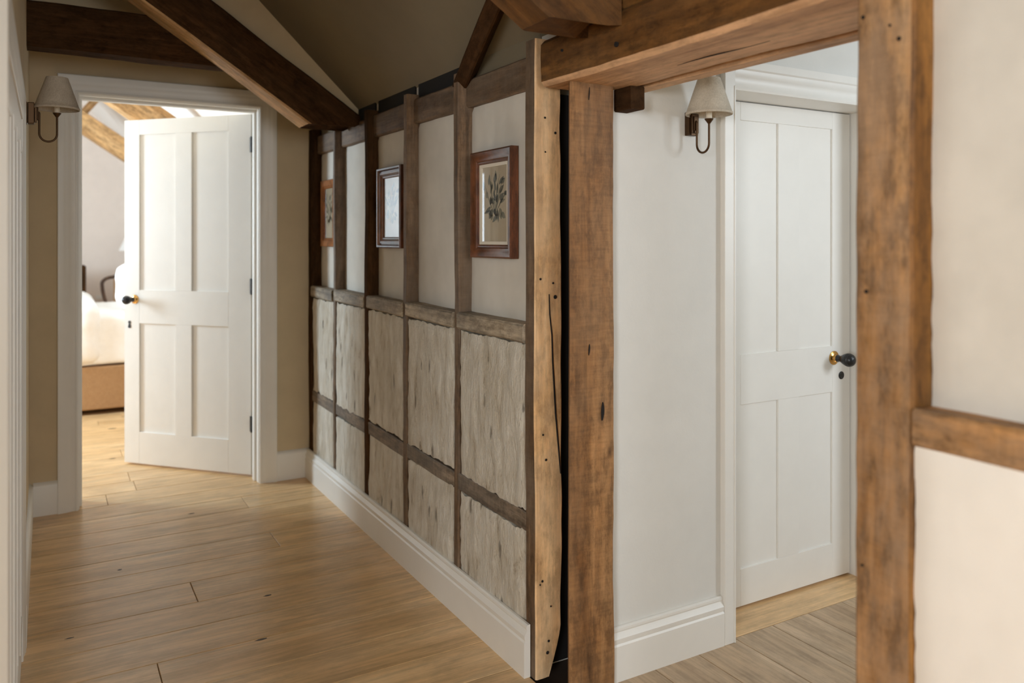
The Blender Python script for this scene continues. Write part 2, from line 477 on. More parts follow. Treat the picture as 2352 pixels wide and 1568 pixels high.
# ceilings: sloping plaster over hall, landing and bedroom
hall_roof = [(1.02, CEIL(1.02)), (-0.35, CEIL(-0.35)), (-1.75, CEIL(-0.35) - 0.975 * 1.40), (-1.75, CEIL(-0.35) + 0.1 - 0.975 * 1.40), (-0.35, CEIL(-0.35) + 0.1), (1.02, CEIL(1.02) + 0.1)]
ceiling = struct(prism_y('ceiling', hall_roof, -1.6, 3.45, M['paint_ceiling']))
c2 = prism_y('bedroom_ceiling', [(1.30, CEIL(1.30)), (-0.35, CEIL(-0.35)), (-1.6, CEIL(-0.35) - 0.975 * 1.25), (-1.6, CEIL(-0.35) + 0.1 - 0.975 * 1.25), (-0.35, CEIL(-0.35) + 0.1), (1.30, CEIL(1.30) + 0.1)], 3.452, 8.1, M['white_ceiling'], ceiling)
box('lobby_ceiling', 1.16, 3.7, -0.15, 1.70, 1.80, 1.88, M['paint_lobby'], ceiling)

# left wall (hall stretch), landing walls
wall_left = struct(box('wall_left', -0.20, XL, 0.98, YE + 0.002, -0.02, 2.62, M['paint_hall']))
wl = struct(boxes('wall_landing', [(-1.75, -0.20, 0.98, 1.10, -0.02, 2.9),
                  (-1.78, -1.69, -1.6, -1.47, -0.02, 1.6), (-1.78, -1.69, -0.65, 1.0, -0.02, 1.6),
                  (-1.78, -1.69, -1.47, -0.65, -0.02, 0.72), (-1.78, -1.69, -1.47, -0.65, 1.62, 1.75)], M['paint_hall']))
struct(boxes('wall_back', [(-1.75, 0.04, -1.68, -1.58, -0.02, 2.95), (0.72, 3.0, -1.68, -1.58, -0.02, 2.95), (0.04, 0.72, -1.68, -1.58, -0.02, 0.79), (0.04, 0.72, -1.68, -1.58, 1.61, 2.95)], M['paint_hall']))

def window(name, xw, y0, y1, z0, z1, side):
    d = 0.03
    if side == 0:
        w = struct(sweep(name, y0 + d, y1 - d, z0 + d, z1 - d, [(0, -0.02), (0, 0.02), (d, 0.02), (d, -0.02)], lambda u, v, p: (u, xw + p, v), M['white'], smooth=None))
        ym = (y0 + y1) / 2
        box('glazing_bar', ym - 0.008, ym + 0.008, xw - 0.008, xw + 0.008, z0 + d, z1 - d, M['white'], w)
        for a, b in ((y0 + d, ym - 0.008), (ym + 0.008, y1 - d)): box('pane', a, b, xw - 0.002, xw + 0.002, z0 + d, z1 - d, M['glass'], w)
        return w
    w = struct(sweep(name, y0 + d, y1 - d, z0 + d, z1 - d, [(0, -0.02), (0, 0.02), (d, 0.02), (d, -0.02)], lambda u, v, p: (xw + p, u, v), M['white'], smooth=None))
    ym = (y0 + y1) / 2; zm = (z0 + z1) / 2
    boxes('glazing_bar', [(xw - 0.008, xw + 0.008, ym - 0.008, ym + 0.008, z0 + d, z1 - d)], M['white'], w)
    for a, b in ((y0 + d, ym - 0.008), (ym + 0.008, y1 - d)):
        box('pane', xw - 0.002, xw + 0.002, a, b, z0 + d, z1 - d, M['glass'], w)
    return w
window('window_1', -1.735, -1.47, -0.65, 0.72, 1.62, 1)
window('window_2', -0.10, 2.47, 3.03, 0.92, 1.60, 0)
window('window_4', -1.63, 0.04, 0.72, 0.79, 1.61, 0)
window('window_3', -1.555, 4.52, 5.08, 0.78, 1.60, 1)
window('added_window_5', -1.555, 5.93, 6.87, 0.78, 1.60, 1)  # unseen second bedroom window, added to go with the fill lamp

# end wall with the bedroom doorway
DX0, DX1, DZ = 0.105, 0.752, 1.535
wall_end = struct(boxes('wall_end', [(-1.6, DX0 - 0.02, YE, 3.500, -0.02, 2.95), (DX1 + 0.02, 1.30, YE, 3.500, -0.02, 2.95), (DX0 - 0.02, DX1 + 0.02, YE, 3.500, DZ + 0.02, 2.95)], M['paint_hall']))
# bedroom walls
wb = struct(boxes('wall_bedroom', [(-1.6, 1.35, 8.0, 8.1, -0.02, 2.95), (1.25, 1.35, 3.45, 8.0, -0.02, 1.6),
     (-1.60, -1.50, 3.45, 4.52, -0.02, 1.7), (-1.60, -1.50, 5.08, 5.93, -0.02, 1.7), (-1.60, -1.50, 6.87, 8.05, -0.02, 1.7), (-1.60, -1.50, 4.52, 5.08, -0.02, 0.78), (-1.60, -1.50, 4.52, 5.08, 1.60, 1.7), (-1.60, -1.50, 5.93, 6.87, -0.02, 0.78), (-1.60, -1.50, 5.93, 6.87, 1.60, 1.7),
     (-1.5, DX0 - 0.0201, 3.5005, 3.506, -0.02, 2.8), (DX1 + 0.0201, 1.25, 3.5005, 3.506, -0.02, 2.0)], M['paint_bed']))

# lobby walls
LD0, LD1, LZ = 1.481, 2.082, 1.376
wall_lobby = struct(boxes('wall_lobby', [(1.115, LD0 - 0.012, YL, YL + 0.16, -0.02, 1.85), (LD1 + 0.012, 3.6, YL, YL + 0.16, -0.02, 1.85), (LD0 - 0.012, LD1 + 0.012, YL, YL + 0.16, LZ + 0.012, 1.85),
     (3.58, 3.68, -0.13, 1.5, -0.02, 1.85), (1.161, 2.47, -0.15, -0.05, -0.02, 1.85), (3.03, 3.68, -0.15, -0.05, -0.02, 1.85), (2.47, 3.03, -0.15, -0.05, -0.02, 0.92), (2.47, 3.03, -0.15, -0.05, 1.60, 1.85)], M['paint_lobby']))

# ------------------------------------------------------------------ the timber-framed partition
wall_right = struct(boxes('wall_right', [(1.004, 1.13, 1.63, 3.40, -0.02, 1.70), (1.004, 1.16, -1.6, 0.633, -0.02, 1.90), (1.004, 1.16, 0.634, 1.64, 1.462, 1.90), (1.004, 1.055, 1.601, 1.632, 1.30, 1.50)], M['paint_upper']))
studs = [(1.962, 0.030), (2.322, 0.030), (2.673, 0.034), (3.030, 0.026), (3.352, 0.050)]
edges = []
for i, (yc, wd) in enumerate(studs):
    timber('stud', (0.985, yc, 0.0), (0.985, yc, 1.448 if i < 4 else 1.46), wd, 0.0545, (0, 1, 0), M['oak_dark'] if i in (2, 4) else M['oak_stud'], wall_right, 0.0035, 20 + i, 0.0035, sub=3)
    edges.append((yc - wd / 2, yc + wd / 2))
bays = []
lo = 1.600
for a, b in edges:
    bays.append((lo, a)); lo = b
near_bays = [(0.20, 0.635)]

def rough_panel(name, y0, y1, z0, z1, xf, mat, parent, seed, edge=0.006, relief=0.003, round_top=0.0, res=0.011, back=0.03, belly=0.0):
    ny = max(6, int((y1 - y0) / res)); nz = max(8, int((z1 - z0) / res))
    verts, faces = [], []
    off = Vector((seed * 5.3, seed * 2.7, seed * 9.1))
    for layer in (0, 1):
        pass
    def pt(i, j):
        s, t = i / ny, j / nz
        y = y0 + (y1 - y0) * s; z = z0 + (z1 - z0) * t
        ez = (noise.noise(Vector((z * 26, seed * 3.1, 0.0))) * 0.7 + noise.noise(Vector((z * 90, seed, 4.0))) * 0.4)
        ez2 = (noise.noise(Vector((z * 26, seed * 3.1, 50.0))) * 0.7 + noise.noise(Vector((z * 90, seed, 54.0))) * 0.4)
        ey = noise.noise(Vector((y * 30, seed * 1.7, 9.0))) * 0.8 + noise.noise(Vector((y * 100, seed, 8.0))) * 0.4
        ey2 = noise.noise(Vector((y * 30, seed * 1.7, 39.0))) * 0.8 + noise.noise(Vector((y * 100, seed, 38.0))) * 0.4
        wl_ = max(0.0, 1 - s * ny / 3.0); wr_ = max(0.0, 1 - (1 - s) * ny / 3.0)
        wb_ = max(0.0, 1 - t * nz / 3.0); wt_ = max(0.0, 1 - (1 - t) * nz / 3.0)
        y += (edge * 0.35 + ez * edge) * wl_ - (edge * 0.35 + ez2 * edge) * wr_
        z += (edge * 0.35 + ey * edge) * wb_ - (edge * 0.35 + ey2 * edge) * wt_
        if round_top:
            dy = min(y - y0, y1 - y); r = round_top
            if dy < r: z = min(z, z1 - r + math.sqrt(max(0, r * r - (r - dy) ** 2)) if z > z1 - r else z)
        d = noise.noise(Vector((y * 9, z * 5, 0)) + off) * relief + noise.noise(Vector((y * 40, z * 14, 3)) + off) * relief * 0.5
        rim = min(s * ny, (1 - s) * ny, t * nz, (1 - t) * nz)
        x = xf - d - belly * math.sin(math.pi * s) + (0.003 if rim < 0.5 else (0.0007 if rim < 1.5 else 0.0))
        return (x, y, z)
    for j in range(nz + 1):
        for i in range(ny + 1): verts.append(pt(i, j))
    n1 = ny + 1
    for j in range(nz):
        for i in range(ny): faces.append([j * n1 + i, j * n1 + i + 1, (j + 1) * n1 + i + 1, (j + 1) * n1 + i])
    rim = [i for i in range(n1)] + [j * n1 + ny for j in range(1, nz + 1)] + [nz * n1 + i for i in range(ny - 1, -1, -1)] + [j * n1 for j in range(nz - 1, 0, -1)]
    base = len(verts)
    for r in rim: verts.append((xf + back, verts[r][1], verts[r][2]))
    m = len(rim)
    for k in range(m):
        l = (k + 1) % m
        faces.append([rim[l], rim[k], base + k, base + l])
    faces.append([base + k for k in range(m)])
    return mesh(name, verts, faces, mat, parent, smooth=50)

for i, (a, b) in enumerate(bays):
    rough_panel('plaster_panel', a - 0.004, b + 0.004, 0.795, 1.362, XU, M['paint_upper'], wall_right, 3 + i, 0.003, 0.0022, 0.03, 0.014, 0.02)
    rough_panel('daub_panel', a + 0.002, b - 0.002, 0.366 + 0.004 * (i % 3), 0.760, XP + 0.001, M['daub'], wall_right, 13 + i, 0.010, 0.0034)
    rough_panel('daub_panel', a + 0.002, b - 0.002, 0.095, 0.326 + 0.004 * (i % 3), XP + 0.001, M['daub'], wall_right, 33 + i, 0.010, 0.0034)
    r = timber('rail', (0.978, a + 0.001, 0.781), (0.978, b - 0.001, 0.784 + 0.003 * (i % 2)), 0.044, 0.052, (0, 0, 1), M['oak_rail'], wall_right, 0.003, 50 + i, 0.005, sub=3)
    timber('rail', (0.982, a - 0.003, 0.346), (0.982, b + 0.003, 0.350), 0.046, 0.044, (0, 0, 1), M['oak_low'], wall_right, 0.003, 60 + i, 0.003, sub=3)
    timber('wall_plate', (1.006, a - 0.01, 1.392), (1.006, b + 0.01, 1.394), 0.078, 0.05, (0, 0, 1), M['oak_stud'], wall_right, 0.004, 70 + i, 0.005, sub=3)
    box('dark_gap_board', 0.998, 1.0035, a - 0.002, b + 0.002, 1.425, 1.485, M['paint_ceiling'] if i in (0, 4) else M['crack'], wall_right)  # dark strip painted in as the shade above the plate
    box('dark_gap_board', 0.990, 1.003, a - 0.002, b + 0.002, 0.0, 0.80, M['crack'], wall_right)

# jamb stud at the end of the panelled run, with its sawn edge and long crack
jamb = tag(empty('jamb_post', (0.99, 1.578, 0)), 'pale honey oak jamb post with long crack, ending the panelled partition', 'post')
def waney(t, a, b): return 1.0
jp = timber('post', (0.9945, 1.578, 0.0), (0.9945, 1.578, 1.457), 0.072, 0.044, (1, 0, 0), M['oak_post'], jamb, 0.0030, 5, 0.003, sub=4, step=0.022)
for v_ in jp.data.vertices:
    w_ = jp.matrix_basis @ v_.co / S
    if w_.x > 1.012:
        f_ = (w_.x - 1.012) / 0.019
        dx = 0.005 * math.sin(math.pi * (w_.z / 1.35)) - 0.002 + noise.noise(Vector((w_.z * 9, 3, 1))) * 0.004
        w_.x += dx * f_
    if w_.z < 0.11: w_.x -= max(0.0, w_.x - 0.985) * 0.75 * (1 - w_.z / 0.11) ** 1.3
    v_.co = jp.matrix_basis.inverted() @ (w_ * S)
jp.data.materials.append(M['oak_stud'])
jr = jp.matrix_basis.to_3x3()
for p_ in jp.data.polygons:
    if (jr @ p_.normal).x < -0.8: p_.material_index = 1
def strip(name, pts, w, yv, mat, parent):
    verts, faces = [], []
    n = len(pts)
    for i, (px, pz) in enumerate(pts):
        q = w * math.sin(math.pi * min(0.97, max(0.03, i / (n - 1)))) ** 0.6
        verts += [(px - q, yv, pz), (px + q, yv, pz), (px + q * 0.3, yv + 0.004, pz), (px - q * 0.3, yv + 0.004, pz)]
    for i in range(n - 1):
        for k in range(4):
            l = (k + 1) % 4
            faces.append([i * 4 + k, i * 4 + l, i * 4 + 4 + l, i * 4 + 4 + k])
    return mesh(name, verts, faces, mat, parent)
strip('crack', [(0.9955, 0.875), (0.997, 0.83), (1.003, 0.78), (1.005, 0.72), (1.009, 0.66), (1.013, 0.60), (1.019, 0.54), (1.024, 0.49), (1.027, 0.46)], 0.0017, 1.5528, M['crack'], jamb)
for (px, pz, r) in ((1.012, 1.245, 0.0032), (0.984, 1.278, 0.0026), (0.972, 0.91, 0.0028), (1.012, 0.868, 0.0048), (0.979, 0.555, 0.0024), (0.987, 0.497, 0.003), (0.971, 0.215, 0.002), (0.977, 0.222, 0.003), (1.000, 0.16, 0.002), (0.994, 0.082, 0.003), (0.991, 0.056, 0.004), (0.985, 1.20, 0.002), (1.006, 0.90, 0.0025)):
    revolve('nail_hole', [(r, 0), (r * 0.8, -0.0015), (0, -0.003)], (px, 1.5540, pz), (0, 1, 0), M['crack'], jamb, 10)

# second post, standing forward under the lintel, undercut on the hall side
front_post = empty('door_post', (1.045, 1.46, 0))
tag(front_post, 'broad saw-marked brown oak post carrying the left end of the lintel', 'post')
def post_b():
    ys = [1.436, 1.4715]
    verts, faces = [], []
    nz = 60; nx = 8
    rings = []
    for k in range(nz + 1):
        z = 1.342 * k / nz
        e1 = noise.noise(Vector((z * 5, 1.3, 0))) * 0.004 + noise.noise(Vector((z * 22, 7, 0))) * 0.0012
        e0 = noise.noise(Vector((z * 3, 9.3, 0))) * 0.0022 + (0.004 * (z / 1.342 - 0.5))
        x0, x1 = 0.974 + e0, 1.092 + e1
        pts = []
        for i in range(nx + 1):
            xx = x0 + (x1 - x0) * i / nx
            pts.append((xx, 1.437 + noise.noise(Vector((xx * 20, z * 4, 5))) * 0.001 + (0.0025 if i in (0, nx) else 0), z))
        pts.append((x1 + 0.001, 1.471, z)); pts.append((1.10, 1.56, z)); pts.append((1.056, 1.56, z)); pts.append((x0 + 0.018, 1.47, z))
        rings.append(pts)
    n = len(rings[0])
    for r_ in rings: verts += r_
    for k in range(nz):
        for j in range(n):
            l = (j + 1) % n
            faces.append([k * n + j, k * n + l, (k + 1) * n + l, (k + 1) * n + j])
    faces.append(list(range(n))); faces.append([nz * n + j for j in range(n)][::-1])
    mesh('post', verts, faces, M['oak_sawn'], front_post, grain=(0, 0, 1), smooth=38)
post_b()
for (px, pz, w, hgt) in ((1.058, 0.622, 0.0045, 0.020), (1.022, 1.318, 0.0013, 0.014), (1.022, 0.76, 0.002, 0.012)):
    strip('knot', [(px + 0.0003 * q, pz - hgt + 2 * hgt * q / 6) for q in range(7)], w, 1.4348, M['crack'], front_post)
# black backing stands in for the deep shade in the slot between the posts
box('slot_shade_backing', 1.005, 1.12, 1.602, 1.628, 0.0, 1.345, M['crack'], wall_right)

# near post and the near framed wall
near_post = tag(empty('near_post', (0.985, 0.678, 0)), 'pale worn oak post nearest the viewer, right of the opening', 'post')
timber('post', (1.03, 0.678, 0.0), (1.03, 0.678, 1.461), 0.084, 0.145, (0, 1, 0), M['oak_near'], near_post, 0.0040, 8, 0.004, step=0.018, sub=5)
for (py, pz, r) in ((0.705, 1.30, 0.0028), (0.652, 1.26, 0.003), (0.70, 0.93, 0.003), (0.706, 0.56, 0.002), (0.665, 1.28, 0.002)):
    revolve('nail_hole', [(r, 0), (r * 0.8, -0.0015), (0, -0.003)], (0.9545, py, pz), (1, 0, 0), M['crack'], near_post, 10)
two_tone(bpy.data.objects['post.002'], M['oak_shade_side'], lambda n, c: n.y < -0.35 and c.y < 0.65)  # side turned from the light: its shade painted as darker oak
rough_panel('plaster_panel', 0.02, 0.6365, 0.765, 1.72, XU, M['paint_upper'], wall_right, 90, 0.003, 0.0015, 0, 0.016, 0.02)
rough_panel('daub_panel', 0.02, 0.637, 0.02, 0.748, XP + 0.001, M['limewash'], wall_right, 91, 0.006, 0.0022, 0, 0.014)
timber('rail', (0.981, 0.02, 0.763), (0.981, 0.634, 0.760), 0.048, 0.05, (0, 0, 1), M['oak_near'], wall_right, 0.003, 92, 0.004)
rough_panel('plaster_panel', -1.55, 0.0, 0.02, 1.72, XU, M['paint_upper'], wall_right, 93, 0.003, 0.0015, 0, 0.03, 0.02)

# lintel over the opening
lintel = tag(empty('lintel_beam', (1.05, 1.1, 1.342)), 'thick brown oak lintel beam over the opening to the lobby', 'beam')
timber('beam', (1.052, 0.722, 1.395), (1.052, 1.530, 1.393), 0.104, 0.188, (0, 0, 1), M['oak_beam'], lintel, 0.0045, 11, 0.010, step=0.02, sub=6)
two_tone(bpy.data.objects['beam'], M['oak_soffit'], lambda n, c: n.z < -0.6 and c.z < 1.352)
timber('back_board', (1.180, 0.722, 1.362), (1.180, 1.468, 1.362), 0.045, 0.040, (0, 0, 1), M['oak_soffit'], lintel, 0.0012, 12, 0.002)
timber('upper_beam', (1.04, 0.722, 1.486), (1.04, 1.36, 1.486), 0.078, 0.145, (0, 0, 1), M['oak_beam'], lintel, 0.003, 13, 0.006, sub=6)
def crack_y(pts, w, x, par):
    verts, faces = [], []
    n = len(pts)
    for i, (yy, xx, zz) in enumerate(pts):
        q = w * math.sin(math.pi * min(0.97, max(0.03, i / (n - 1)))) ** 0.5
        verts += [(xx - q, yy, zz - 0.0006), (xx + q, yy, zz - 0.0006), (xx + q, yy, zz + 0.003), (xx - q, yy, zz + 0.003)]
    for i in range(n - 1):
        for k in range(4):
            l = (k + 1) % 4
            faces.append([i * 4 + k, i * 4 + l, i * 4 + 4 + l, i * 4 + 4 + k])
    mesh('crack', verts, faces, M['crack'], par)
crack_y([(1.40 - 0.045 * i, 1.075 + 0.004 * math.sin(i * 0.9), 1.3425) for i in range(15)], 0.0014, 0, lintel)
for (py, pz, r) in ((1.250, 1.378, 0.005), (1.44, 1.405, 0.003)):
    revolve('peg', [(r, -0.001), (r, 0.003), (0, 0.0035)], (0.9560, py, pz), (-1, 0, 0), M['crack'], lintel, 12)
tie = timber('beam_end', (1.1375, 1.411, 1.316), (1.1375, 1.4715, 1.316), 0.039, 0.052, (1, 0, 0), M['oak_dark'], None, 0.001, 14, 0.003)
tag(tie, 'short dark block of timber jutting from the lobby wall under the lintel', 'beam')

# ------------------------------------------------------------------ roof timbers
def rafter(yf, depth, mat, label, seed, xlim, xtop, group=None):
    xtop += 0.004 if xtop > -0.1 else 0.0
    e = Vector((-0.831, 0, 0.556)); nrm = Vector((0.556, 0, 0.831))
    d = 0.142
    X0, Z0 = 0.797 + nrm.x * d / 2, 1.407 + nrm.z * d / 2
    L = (X0 - xtop) / 0.831
    p0 = Vector((X0, yf + depth / 2, Z0)); p1 = p0 + e * L
    rot = grain_rot(e, (0, 1, 0))
    sg = 1.0 if rot.col[1].dot(nrm) > 0 else -1.0
    def sf(a, b):
        bb = b * sg
        return max((1.407 - Z0 - nrm.z * bb) / 0.556, (X0 + nrm.x * bb - xlim) / 0.831)
    def ef(a, b): return (X0 + nrm.x * b * sg - xtop) / 0.831
    o = timber('rafter', p0, p1, depth, d, (0, 1, 0), mat, None, 0.0035, seed, 0.006, sf=sf, ef=ef, sub=6)
    if seed == 32: two_tone(o, M['oak_post'], lambda n, c: n.z < -0.4 and (c.z < 1.42 or c.z - (1.407 + 0.669 * (0.797 - c.x)) < 0.014))  # light on the underside painted in as a paler oak
    return tag(o, label, 'rafter', group)
rafter(1.237, 0.11, M['oak_beam'], 'brown rafter foot landing on the lintel at the top of the picture', 31, 0.957, XL)
rafter(2.81, 0.125, M['oak_dark'], 'long dark oak rafter sloping down across the hall to the partition', 32, 0.985, XL)
rafter(4.88, 0.13, M['oak_new'], 'clean oak rafter above the open door inside the bedroom', 33, 1.10, -0.35)
rafter(6.75, 0.13, M['oak_new'], 'clean oak rafter crossing the far bedroom wall, left of the door edge', 34, 1.10, -0.35)
tag(timber('strut', (0.13, 6.925, 1.82), (0.33, 6.925, 2.08), 0.07, 0.05, (0, 1, 0), M['oak_new'], None, 0.001, 35), 'pale thin roof strut in the bedroom above the far rafter', 'beam')
tag(timber('tie_beam', (XL - 0.01, 2.985, 1.680), (0.62, 2.985, 1.676), 0.147, 0.095, (0, 0, 1), M['oak_dark'], None, 0.004, 36, 0.006, sub=5), 'dark horizontal tie beam above the bedroom doorway', 'beam')
tag(timber('wind_brace', (0.988, 1.985, 1.425), (0.80, 1.29, 1.630), 0.045, 0.04, (0.70, 0, 0.72), M['oak_dark'], None, 0.002, 37, 0.004), 'thin dark wind brace rising over the near picture under the ceiling', 'beam')
# plaster infill between the long rafter and the ceiling
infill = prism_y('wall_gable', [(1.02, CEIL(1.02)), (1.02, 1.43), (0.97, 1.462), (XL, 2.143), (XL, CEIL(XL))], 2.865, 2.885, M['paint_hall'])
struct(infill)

# ------------------------------------------------------------------ skirtings and architraves
SK = [(0, 0), (0.0165, 0), (0.0165, 0.080), (0.0135, 0.084), (0.0150, 0.090), (0.0155, 0.096), (0.0110, 0.103), (0.0085, 0.108), (0.0105, 0.112), (0.0100, 0.117), (0.006, 0.120), (0, 0.120)]
SKF = [(0, 0), (0.0125, 0), (0.0125, 0.104), (0.010, 0.112), (0.004, 0.118), (0, 0.120)]
struct(extrude('baseboard_right', SK, lambda a, b, t: (XP - a, t, b), 1.575, YE - 0.012, M['white']))
struct(extrude('baseboard_end', SKF, lambda a, b, t: (t, YE - a, b), 0.8165, XP, M['white']))
struct(extrude('baseboard_doorway', SKF, lambda a, b, t: (t, YE - a, b), XL + 0.012, 0.034, M['white']))
struct(extrude('baseboard_left', SKF, lambda a, b, t: (XL + a, t, b), 2.302, YE, M['white']))
struct(extrude('baseboard_lobby', SK, lambda a, b, t: (t, YL - a, b), 1.093, 1.4445, M['white']))

AR = [(0, 0), (0, 0.010), (0.004, 0.0125), (0.009, 0.0125), (0.010, 0.010), (0.018, 0.010), (0.030, 0.0125), (0.038, 0.016), (0.046, 0.0165), (0.052, 0.0190), (0.066, 0.0190), (0.068, 0.017), (0.068, 0)]
trim_1 = struct(sweep('trim_1', DX0 + 0.002 - 0.006, DX1 - 0.002 + 0.006, 0, DZ + 0.004, AR, lambda u, v, p: (u, YE - p, v), M['white'], closed=False))
boxes('door_lining', [(DX0 - 0.02, DX0, YE, 3.507, 0, DZ), (DX1, DX1 + 0.02, YE, 3.507, 0, DZ), (DX0 - 0.02, DX1 + 0.02, YE, 3.507, DZ, DZ + 0.02)], M['white'], trim_1, 0.001)
boxes('door_stop', [(DX0 + 0.0002, DX0 + 0.009, 3.425, 3.458, 0, DZ - 0.009), (DX1 - 0.009, DX1 - 0.0002, 3.425, 3.458, 0, DZ - 0.009), (DX0, DX1, 3.425, 3.458, DZ - 0.009, DZ - 0.0002)], M['white'], trim_1, 0.0008)

# lobby door casing: narrow leg on the left, deep moulded head
trim_2 = struct(boxes('trim_2', [(1.4455, LD0, YL - 0.0175, YL, 0, 1.448), (LD0 - 0.0055, LD0 + 0.0, YL - 0.0195, YL - 0.017, 0, 1.382), (LD1 + 0.0, LD1 + 0.07, YL - 0.0175, YL, 0, 1.448)], M['white'], None, 0.0012))
HD = [(0, 1.374), (0.010, 1.374), (0.012, 1.379), (0.010, 1.384), (0.0085, 1.390), (0.0085, 1.400), (0.012, 1.408), (0.016, 1.414), (0.017, 1.424), (0.020, 1.428), (0.020, 1.447), (0, 1.447)]
extrude('head_moulding', HD, lambda a, b, t: (t, YL - a - 0.0005, b), LD0, LD1, M['white'], trim_2)
boxes('door_lining', [(LD0 - 0.012, LD0, YL, YL + 0.16, 0, LZ), (LD1, LD1 + 0.012, YL, YL + 0.16, 0, LZ), (LD0 - 0.012, LD1 + 0.012, YL, YL + 0.16, LZ, LZ + 0.012)], M['white'], trim_2, 0.0008)

# left wall: painted casing of the doorway beside the viewer, seen edge on
trim_3 = struct(sweep('trim_3', 1.30, 2.232, 0, 1.285, [(q[0] * 0.92, q[1] * 0.62) for q in AR], lambda u, v, p: (XL + p, u, v), M['white'], closed=False))
door_3 = struct(boxes('door_3', [(XL - 0.01, XL + 0.0035, 1.302, 2.230, 0.006, 1.283)], M['white'], None, 0.001))
for a, b in ((1.33, 1.56), (1.60, 1.74), (1.78, 1.94), (2.00, 2.19)):
    sweep('panel_moulding', a + 0.012, b - 0.012, 0.13, 1.20, [(0, 0), (0, 0.0012), (0.006, 0.0035), (0.012, 0.0035), (0.012, 0)], lambda u, v, p: (XL + 0.0035 + p, u, v), M['white'], door_3)
struct(extrude('baseboard_passage', SKF, lambda a, b, t: (XL + a, t, b), 0.985, 1.236, M['white']))

# ------------------------------------------------------------------ doors
KNOB = [(0.0, 0.0), (0.0105, 0.0), (0.0105, 0.003), (0.0085, 0.008), (0.0090, 0.012), (0.0125, 0.018), (0.0165, 0.026), (0.0190, 0.034), (0.0195, 0.040), (0.0180, 0.047), (0.0140, 0.053), (0.0080, 0.0565), (0.0, 0.0575)]
def ribbed(prof):
    out = []
    fine = []
    for (r0, t0), (r1, t1) in zip(prof[4:], prof[5:]):
        for q in range(4): fine.append((r0 + (r1 - r0) * q / 4, t0 + (t1 - t0) * q / 4))
    for i, (r, t) in enumerate(fine): out.append((r * (1.0 if i % 2 else 0.965), t))
    return prof[:4] + out + [prof[-1]]
def handle(parent, origin, axis, sc=1.0):
    h = revolve('handle', [(0.0, 0.0), (0.0205 * sc, 0.0), (0.0205 * sc, 0.0022), (0.0175 * sc, 0.0038), (0.0165 * sc, 0.003), (0.0115 * sc, 0.0046), (0.0085 * sc, 0.010), (0.0080 * sc, 0.0145), (0.0, 0.0145)], origin, axis, M['brass'], parent)
    o = Vector(origin) + Vector(axis).normalized() * 0.0130
    k = revolve('knob', [(r * sc, t * sc) for r, t in ribbed(KNOB)], o, axis, M['knob'], h)
    k['label'] = 'black reeded egg-shaped knob'
    h['label'] = 'brass rose plate and neck'
    return h

def door_parts(parent, P, xs, zs, mapf):
    """P: thickness/recess; xs = (x0, s1, m0, m1, s2, x1), zs = (z0, b1, l0, l1, t0, z1)"""
    def pc(name, x0, x1, z0, z1, t0, t1, bev=0.0006):
        bm = bmesh.new(); bm_box(bm, x0, x1, t0, t1, z0, z1, bev)
        for v in bm.verts: v.co = Vector(mapf(*v.co))
        return from_bm(name, bm, M['white'], parent)
    T, rec = P
    x0, s1, m0, m1, s2, x1 = xs; z0, b1, l0, l1, t0, z1 = zs
    for a, b in ((x0, s1), (s2, x1)): pc('stile', a, b, z0, z1, 0, T)
    for a, b in ((z0, b1), (l0, l1), (t0, z1)): pc('door_rail', s1 + 0.0002, s2 - 0.0002, a, b, 0, T)
    for a, b in ((b1, l0), (l1, t0)):
        pc('muntin', m0, m1, a + 0.0002, b - 0.0002, 0, T)
        for c, d in ((s1, m0), (m1, s2)): pc('panel', c - 0.002, d + 0.002, a - 0.002, b + 0.002, rec, T - rec, 0)

# bedroom door, standing open into the bedroom
HX, HY = 0.7473, 3.490
ang = math.atan2(3.977 - HY, 0.2994 - HX)
ca, sa = math.cos(ang), math.sin(ang)
nx_, ny_ = (-sa, ca)
if nx_ * -1 + ny_ * -1 < 0: nx_, ny_ = -nx_, -ny_       # normal towards the hall
door_1 = struct(empty('door_1', (HX, HY, 0.0)))
leaf = lambda x, t, z: (HX + ca * x - nx_ * t, HY + sa * x - ny_ * t, z)
door_parts(door_1, (0.031, 0.0085), (0.004, 0.1156, 0.3041, 0.3881, 0.581, 0.6618), (0.0085, 0.148, 0.629, 0.777, 1.464, 1.530), leaf)
handle(door_1, leaf(0.604, 0.0, 0.735), (nx_, ny_, 0), 0.98)
kb = bmesh.new()
def leafpoly(name, pts, t, mat):
    n = len(pts)
    v = [leaf(x, 0.0002, z) for x, z in pts] + [leaf(x, t, z) for x, z in pts]
    f = [list(range(n)), list(range(2 * n - 1, n - 1, -1))] + [[i, (i + 1) % n, n + (i + 1) % n, n + i] for i in range(n)]
    return mesh(name, v, f, mat, door_1)
def escutcheon_pts(cx, cz, s):
    pts = []
    for k in range(14):
        a = math.radians(-60 + 300 * k / 13); pts.append((cx + s * 0.34 * math.cos(a + math.pi / 2 - math.radians(90)), cz + s * 0.62 + s * 0.34 * math.sin(a)))
    return [(cx - 0.16 * s, cz + 0.30 * s), (cx - 0.40 * s, cz - 0.62 * s), (cx - 0.22 * s, cz - 0.80 * s), (cx + 0.22 * s, cz - 0.80 * s), (cx + 0.40 * s, cz - 0.62 * s), (cx + 0.16 * s, cz + 0.30 * s)] + [(cx + 0.34 * s * math.cos(math.radians(-50 + 280 * k / 13)), cz + 0.60 * s + 0.34 * s * math.sin(math.radians(-50 + 280 * k / 13))) for k in range(14)]
e1 = leafpoly('escutcheon', escutcheon_pts(0.633, 0.622, 0.0185), -0.0028, M['black'])
e1['label'] = 'black keyhole escutcheon'
